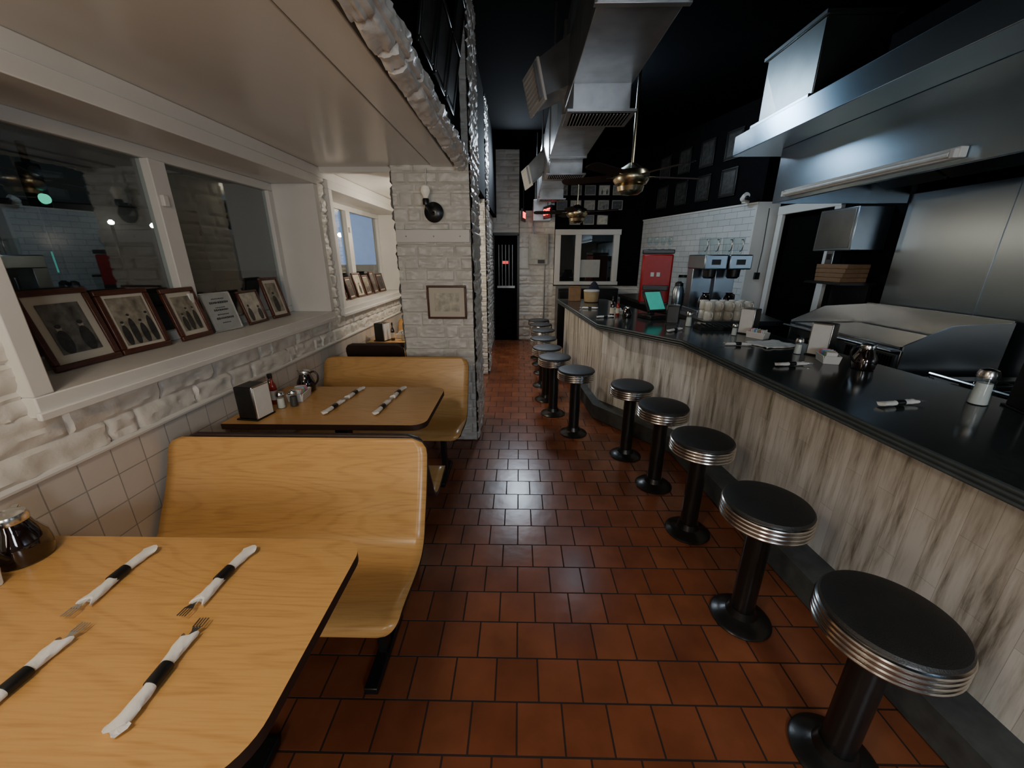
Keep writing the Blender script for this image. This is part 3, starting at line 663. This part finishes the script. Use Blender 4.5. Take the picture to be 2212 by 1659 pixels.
r=root("ventilation_box","dark sheet metal ventilation box resting above the hood","vent box",(1.98,3.10,2.402)); MB().box((0,0,.22),(.40,.56,.42)).make("body",M_steeld,parent=r,bevel=.006); MB().box((-.01,0,.02),(.46,.62,.035)).make("flange",M_steel,parent=r,bevel=.003); MB().box((0,0,.44),(.44,.60,.02)).make("lid",M_steeld,parent=r)
r=root("wall_cabinet","stainless box cabinet mounted high beside the doorway","cabinet",(2.86,3.62,1.55)); MB().box((0,0,.17),(.28,.42,.34)).make("body",M_steel,parent=r,bevel=.006); MB().box((-.143,0,.17),(.006,.38,.30)).make("door",M_steeld,parent=r,bevel=.002)
r=root("wall_shelf","dark wall shelf holding takeout boxes below the steel cabinet","shelf",(2.85,3.60,1.28)); MB().box((0,0,0),(.30,.44,.02)).make("board",M_blackm,parent=r); MB().box((.12,0,-.12),(.03,.4,.22)).make("bracket",M_blackm,parent=r)
for k in range(4): tag(MB().box((0,0,0),(.22,.30,.035)).make("takeout_box",M_card,loc=(2.85,3.6,1.309+k*.037),rot=(0,0,k*.05),bevel=.002),"flat brown cardboard takeout box","box","takeout boxes on the wall shelf")
r=root("control_box","small steel electrical control box on the kitchen wall","control box",(2.961,3.875,1.45)); MB().box((0,0,0),(.08,.09,.32)).make("housing",M_steel,parent=r,bevel=.004); MB().box((-.042,0,.05),(.004,.05,.05)).make("dial_plate",M_black,parent=r)
r=root("security_camera","white security camera on bracket above the tile wall","security camera",(2.64,4.99,2.11)); MB().lathe([(.04,-.015),(.04,.01),(.02,.02)],0,(0,0,0)).make("mount",M_white,parent=r); MB().lathe([(.032,-.05),(.038,0),(.034,.04)],0,(-.04,-.05,.045),Matrix.Rotation(R(65),4,'X')).make("body",M_white,parent=r); MB().lathe([(.026,0),(.018,.02),(.003,.024)],0,(-.04,-.093,.03),Matrix.Rotation(R(110),4,'X')).make("lens",M_black,parent=r)
r=root("wall_outlet","small dark outlet box with cable on the white wall return","outlet",(2.87,4.885,1.28)); MB().box((0,0,0),(.06,.03,.08)).make("housing",M_black,parent=r,bevel=.004); MB().tube([(0,0,.04),(.01,-.002,.3),(0,0,.75)],.005).make("cable",M_black,parent=r)
# ============================================================ DUCT
d=root("air_duct","long rectangular galvanized air duct hung below the black ceiling","air duct")
mb=MB(); y=-.5
i=0
while y<7.0:
    e=.006*(i%2); mb.bb(.27-e,.58+e,y,min(y+1.1,7.05),2.35-e,2.80); y+=1.1; i+=1
mb.make("duct_body",M_galv,parent=d,bevel=.003)
for k in range(8):
    y=-.5+k*1.1; MB().bb(.255,.595,y-.012,y+.012,2.335,2.81).make("seam_flange",M_galv,parent=d,bevel=.002)
for k in range(5):
    for x in (.25,.60): MB().bb(x-.006,x+.006,.4+k*1.5,.43+k*1.5,2.6,3.2).make("hanger_strap",M_galv,parent=d)
def boot(y,z0=2.23):
    MB().bb(.275,.575,y,y+.2,z0,2.36).make("vent_boot",M_galv,parent=d,bevel=.003)
    mb=MB(); mb.bb(.245,.605,y-.03,y+.23,z0-.012,z0,0)
    for k in range(17): mb.box((.283+k*.0178,y+.1,z0-.012),(.004,.19,.012),1,rot=(0,.5,0))
    mb.bb(.27,.58,y+.0,y+.2,z0-.0135,z0-.0118,2)
    mb.make("vent_grille",[M_galv,M_galv,M_dark],parent=d)
boot(2.38); boot(4.0); boot(5.6)
def sidev(y,z=2.47):
    mb=MB(); mb.add([(.27,y,2.42),(.27,y+.22,2.42),(.27,y+.22,2.66),(.27,y,2.66),(.11,y,z-.07),(.11,y+.22,z-.07),(.07,y+.22,z+.10),(.07,y,z+.10)],[(0,1,5,4),(1,2,6,5),(2,3,7,6),(3,0,4,7),(4,5,6,7)]).make("side_elbow",M_galv,parent=d)
    mb=MB(); T2=Matrix.Translation((.082,y+.11,z+.01))@Matrix.Rotation(R(-14),4,'Y')@Matrix.Rotation(R(18),4,'Z')
    mb.box((0,0,0),(.015,.26,.21),0,M=T2)
    for k in range(7): mb.box((-.01,0,-.075+k*.025),(.012,.22,.006),0,M=T2)
    mb.make("side_register",M_white,parent=d,bevel=.002)
sidev(2.6,2.43); sidev(4.9,2.36)
MB().bb(.22,.50,6.7,7.0,2.05,2.36).make("end_drop",M_galv,parent=d,bevel=.004)
# ============================================================ FANS
def fan(x,y,z,label,rz):
    r=root("ceiling_fan",label,"ceiling fan",(x,y,z),(0,0,R(rz)),group="ceiling fans")
    MB().tube([(0,0,.10),(0,0,3.2-z)],.012).make("downrod",M_brass,parent=r)
    MB().lathe([(.03,.13),(.06,.11),(.135,.07),(.15,.04),(.15,.0),(.13,-.03),(.10,-.04)],seg=40).make("motor_housing",M_brass,parent=r)
    MB().lathe([(.10,-.035),(.115,-.05),(.105,-.085),(.07,-.11),(.001,-.118)],seg=40).make("light_bowl",M_brass,parent=r)
    MB().lathe([(.03,3.12-z),(.06,3.16-z),(.06,3.2-z)]).make("canopy",M_brass,parent=r)
    for k in range(5):
        a=k*72
        MB().prism(rrect(.17,.62,-.06,.06,(.05,.02,.02,.05)),-.004,.004,M=Matrix.Rotation(R(a),4,'Z')@Matrix.Rotation(R(12),4,'X')).make("blade",M_brown,parent=r,loc=(0,0,.03))
        MB().box((.15,0,.03),(.12,.03,.006),M=Matrix.Rotation(R(a),4,'Z')).make("blade_arm",M_brass,parent=r)
fan(.95,3.69,2.12,"antique brass ceiling fan with dark blades above the counter",10); fan(.82,6.0,2.07,"antique brass ceiling fan with dark blades near the back window",35)
# ============================================================ SCONCE
def sconce(loc,rz,label,m):
    r=root("wall_sconce",label,"wall lamp",loc,(0,0,R(rz)),group="wall sconces")
    MB().lathe([(.068,0),(.068,.012),(.05,.022),(.02,.03)],0,(.03,0,-.06),Matrix.Rotation(R(90),4,'X')).make("backplate",M_blackm,parent=r)
    MB().tube(cap([(.03,-.02,-.06),(.03,-.07,-.075),(.0,-.09,-.04),(-.005,-.085,-.01)],6),.009).make("arm",M_blackm,parent=r)
    MB().lathe([(.022,-.02),(.024,.01),(.02,.02)],0,(-.005,-.085,0)).make("socket",M_blackm,parent=r)
    MB().lathe([(.012,.015),(.016,.03),(.03,.06),(.031,.075),(.022,.095),(.002,.103)],0,(-.005,-.085,0)).make("bulb",m,parent=r)
    MB().tube([(.0,-.014,-.04),(-.015,-.012,.12),(-.01,-.014,.22)],.004).make("cord",M_white,parent=r)
sconce((-.64,2.980,1.86),0,"black wall sconce with bare unlit bulb given a faint glow on the stone column",M_bulb)
sconce((-.70,3.575,1.75),180,"black wall sconce with bare lit bulb behind the column",M_lit)
sconce((-1.425,-.55,1.75),90,"black wall sconce with bare lit bulb on the stone wall",M_lit)
# ============================================================ PICTURES
def picture(w,h,loc,rz,lean,label,fm,pm,mat_w=.02,fw=.022,people=0,group=None,easel=True,mb_m=None):
    r=root("picture_frame",label,"picture frame",loc,(R(-lean),0,R(rz)),group=group)
    mb=MB(); t=.016
    mb.box((0,0,fw/2),(w,t,fw)); mb.box((0,0,h-fw/2),(w,t,fw)); mb.box((-w/2+fw/2,0,h/2),(fw,t,h-2*fw)); mb.box((w/2-fw/2,0,h/2),(fw,t,h-2*fw))
    mb.make("frame",fm,parent=r,bevel=.004)
    MB().box((0,.003,h/2),(w-fw*1.6,.006,h-fw*1.6)).make("mat_board",mb_m or M_mat,parent=r)
    pw=w-2*fw-2*mat_w; ph=h-2*fw-2*mat_w
    mb=MB(); mb.box((0,-.0015,h/2),(pw,.002,ph))
    rd=random.Random(int(w*1000+h*777+loc[1]*50))
    for k in range(people):
        x=-pw/2+pw*(k+.5)/people+rd.uniform(-.1,.1)*pw/people; s=min(pw/people*.42,ph*.13); zb=h/2-ph/2
        hh=ph*rd.uniform(.45,.68)
        for (cx,cz,ax_,az,mi) in ((x,zb+hh*.42,s*.95,hh*.46,2),(x,zb+hh*.95,s*.42,s*.56,1),(x,zb+hh*.95+s*.3,s*.45,s*.34,2),(x,zb+hh*.6,s*.22,hh*.16,1)):
            vv=[(max(-pw/2,min(pw/2,cx+ax_*math.cos(a*math.pi/9))),-.003-.0002*(mi),max(zb,min(h/2+ph/2,cz+az*math.sin(a*math.pi/9)))) for a in range(18)]
            mb.add(vv,[tuple(range(18))],mi)
    mb.make("photo",[pm,M_skin,M_cloth],parent=r,recalc=False)
    if easel: MB().box((0,.035,h*.36),(.04,.003,h*.72),rot=(.16,0,0)).make("easel_back",M_black,parent=r)
    return r
S=1.112; gp="framed photos on the window sill"
picture(.245,.285,(-1.625,1.385,S),92,13,"large mahogany-framed sepia photo of two men on the sill",M_frame,M_ph[1],.03,people=2,group=gp)
picture(.215,.265,(-1.625,1.625,S),86,13,"mahogany-framed black and white family portrait on the sill",M_frame,M_ph[0],.012,people=4,group=gp)
picture(.20,.25,(-1.62,1.895,S),92,13,"mahogany-framed sepia street photo on the sill",M_frame,M_ph[0],.02,people=3,group=gp)
r=root("metal_plaque","silver metal plaque with engraved text lines on the sill","plaque",(-1.61,2.10,S),(R(-14),0,R(82)))
MB().box((0,0,.105),(.18,.008,.21)).make("plate",M_silver,parent=r,bevel=.003)
mb=MB(); mb.box((0,0,.203),(.18,.012,.006)); mb.box((0,0,.006),(.18,.012,.006)); mb.box((-.087,0,.105),(.006,.012,.2)); mb.box((.087,0,.105),(.006,.012,.2)); mb.make("border",M_chrome,parent=r)
mb=MB(); rr=random.Random(3)
for k,(z,w_,hh) in enumerate(((.175,.07,.006),(.155,.11,.012),(.128,.06,.005),(.115,.09,.010),(.09,.07,.006),(.07,.10,.012),(.045,.05,.005))):
    x=-w_/2
    while x<w_/2:
        l=rr.uniform(.004,.010); mb.box((x+l/2,-.0045,z),(l,.001,hh*rr.uniform(.7,1))); x+=l+.003
mb.make("engraved_lettering",M_ink,parent=r)
picture(.19,.20,(-1.61,2.36,S),92,14,"dark-framed cream photo on the sill",M_frame,M_ph[3],.004,.014,people=2,group=gp)
picture(.17,.265,(-1.61,2.60,S),86,13,"tall brown-framed portrait on the sill",M_frame,M_ph[0],.02,.018,people=1,group=gp)
for k in range(7):
    picture(.18,.24 if k%2 else .21,(-1.61,3.36+k*.215,S),88+4*(k%3),13,"small dark-framed photo in the far window",M_frame,M_ph[k%4],.012,.018,people=1+k%3,group="framed photos in the far window")
picture(.30,.25,(-.55,2.968,1.045),0,0,"brown-framed street photograph hanging on the stone column",M_frame,M_ph[3],.04,.016,people=0,easel=False)
for k in range(8):
    y=.75+k*.28
    for j in range(2):
        if (k+j)%4==3: continue
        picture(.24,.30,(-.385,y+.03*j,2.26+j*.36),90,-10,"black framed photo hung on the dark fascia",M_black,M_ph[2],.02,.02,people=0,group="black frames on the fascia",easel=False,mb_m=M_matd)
for k in range(5):
    for j in range(3):
        if j==0 and k in(0,4): continue
        picture(.20,.17,(.72+k*.235,YB+.012,2.02+j*.23),0,0,"small framed black and white photo on the black back wall",M_black,M_ph[(k+j*2)%4],.008,.012,people=(k+j)%3,group="photos on the back wall",easel=False)
for k in range(4):
    for j in range(2):
        t=.55+k*.46; x=ax+math.cos(an)*t; y=ay+math.sin(an)*t
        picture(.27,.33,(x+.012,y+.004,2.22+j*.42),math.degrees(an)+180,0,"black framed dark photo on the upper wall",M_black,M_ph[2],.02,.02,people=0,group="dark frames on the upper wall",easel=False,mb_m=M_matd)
r=root("electrical_panel","beige electrical panel with conduit on the back stone wall","electrical panel",(.33,YB-.085,1.4)); MB().box((0,0,.22),(.34,.10,.5)).make("housing",M_beige,parent=r,bevel=.006); MB().box((0,-.054,.24),(.28,.008,.36)).make("door",M_beige,parent=r,bevel=.003); MB().box((.05,-.06,.02),(.12,.006,.06)).make("label_plate",M_ink,parent=r); MB().tube([(.12,0,-.03),(.12,0,-1.39)],.012).make("conduit",M_galv,parent=r); MB().tube([(-.1,0,.47),(-.1,0,.9)],.012).make("conduit",M_galv,parent=r)
def exit_sign(loc,rz,stem):
    r=root("exit_sign","red glowing EXIT sign near the back door","exit sign",loc,(0,0,R(rz)),group="exit signs")
    MB().box((0,0,0),(.30,.03,.18)).make("housing",M_black,parent=r,bevel=.004)
    MB().tube([(0,0,.09),(0,0,.09+stem)],.006).make("stem",M_black,parent=r)
    cu=bpy.data.curves.new("exit_letters",'FONT'); cu.body="EXIT"; cu.size=.13; cu.align_x='CENTER'; cu.align_y='CENTER'; cu.extrude=.003
    to=bpy.data.objects.new("tmp",cu); COL.objects.link(to); bpy.context.view_layer.update()
    me=bpy.data.meshes.new_from_object(to.evaluated_get(bpy.context.evaluated_depsgraph_get())); bpy.data.objects.remove(to)
    me.materials.clear(); me.materials.append(M_redneon)
    L_=bpy.data.objects.new("exit_letters",me); COL.objects.link(L_); L_.parent=r; L_.location=(0,-.018,0); L_.rotation_euler=(R(90),0,0)
exit_sign((.43,6.45,2.15),-72,.10); exit_sign((.06,6.85,2.14),80,.95)
# ============================================================ LIGHTS
def area(name,loc,target,size,power,col,sy=None):
    l=bpy.data.lights.new(name,'AREA'); l.size=size; l.energy=power; l.color=col
    if sy: l.shape='RECTANGLE'; l.size_y=sy
    o=bpy.data.objects.new(name,l); COL.objects.link(o); o.location=loc
    o.rotation_euler=(Vector(target)-Vector(loc)).to_track_quat('-Z','Y').to_euler(); return o
def point(name,loc,power,col,rad=.03):
    l=bpy.data.lights.new(name,'POINT'); l.energy=power; l.color=col; l.shadow_soft_size=rad
    o=bpy.data.objects.new(name,l); COL.objects.link(o); o.location=loc; return o
area("booth_key",(-.70,-.02,2.06),(-.66,1.05,.5),.30,11.5,(1,.84,.64))
area("booth_fill",(-.6,-1.4,1.3),(-.9,1.5,1.7),.5,10,(1,.87,.72))
point("sconce_lamp",(-1.30,-.55,1.80),4.5,(1,.82,.6))
area("front_cool",(.9,-1.45,1.6),(1.8,2.4,1.2),.6,26,(.80,.90,1))
point("nook_lamp",(-.72,3.75,1.80),19,(1,.90,.76))
area("aisle_back",(.0,6.5,2.9),(.1,3.6,.9),.35,30,(.72,.86,1))
point("far_nook_lamp",(-.85,5.9,1.8),12,(1,.84,.62))
area("service_cool",(1.7,3.3,2.6),(2.5,5.2,1.3),.3,8,(.82,.93,1))
area("hood_wash",(.80,4.5,2.9),(1.9,4.33,2.52),.35,18,(.55,.78,1))  # added light without a fixture, gives the hood its bluish highlight
w=bpy.data.worlds.new("night"); bpy.context.scene.world=w; w.use_nodes=True
w.node_tree.nodes["Background"].inputs[0].default_value=(.25,.29,.30,1); w.node_tree.nodes["Background"].inputs[1].default_value=.03
# ============================================================ CAMERA
cd=bpy.data.cameras.new("camera"); cam=bpy.data.objects.new("camera",cd); COL.objects.link(cam)
cam.location=(0,0,1.5); cam.rotation_euler=(R(90-18.3),0,R(1.05)); cd.sensor_width=36; cd.lens=831/2212*36; cd.clip_start=.02
bpy.context.scene.camera=cam
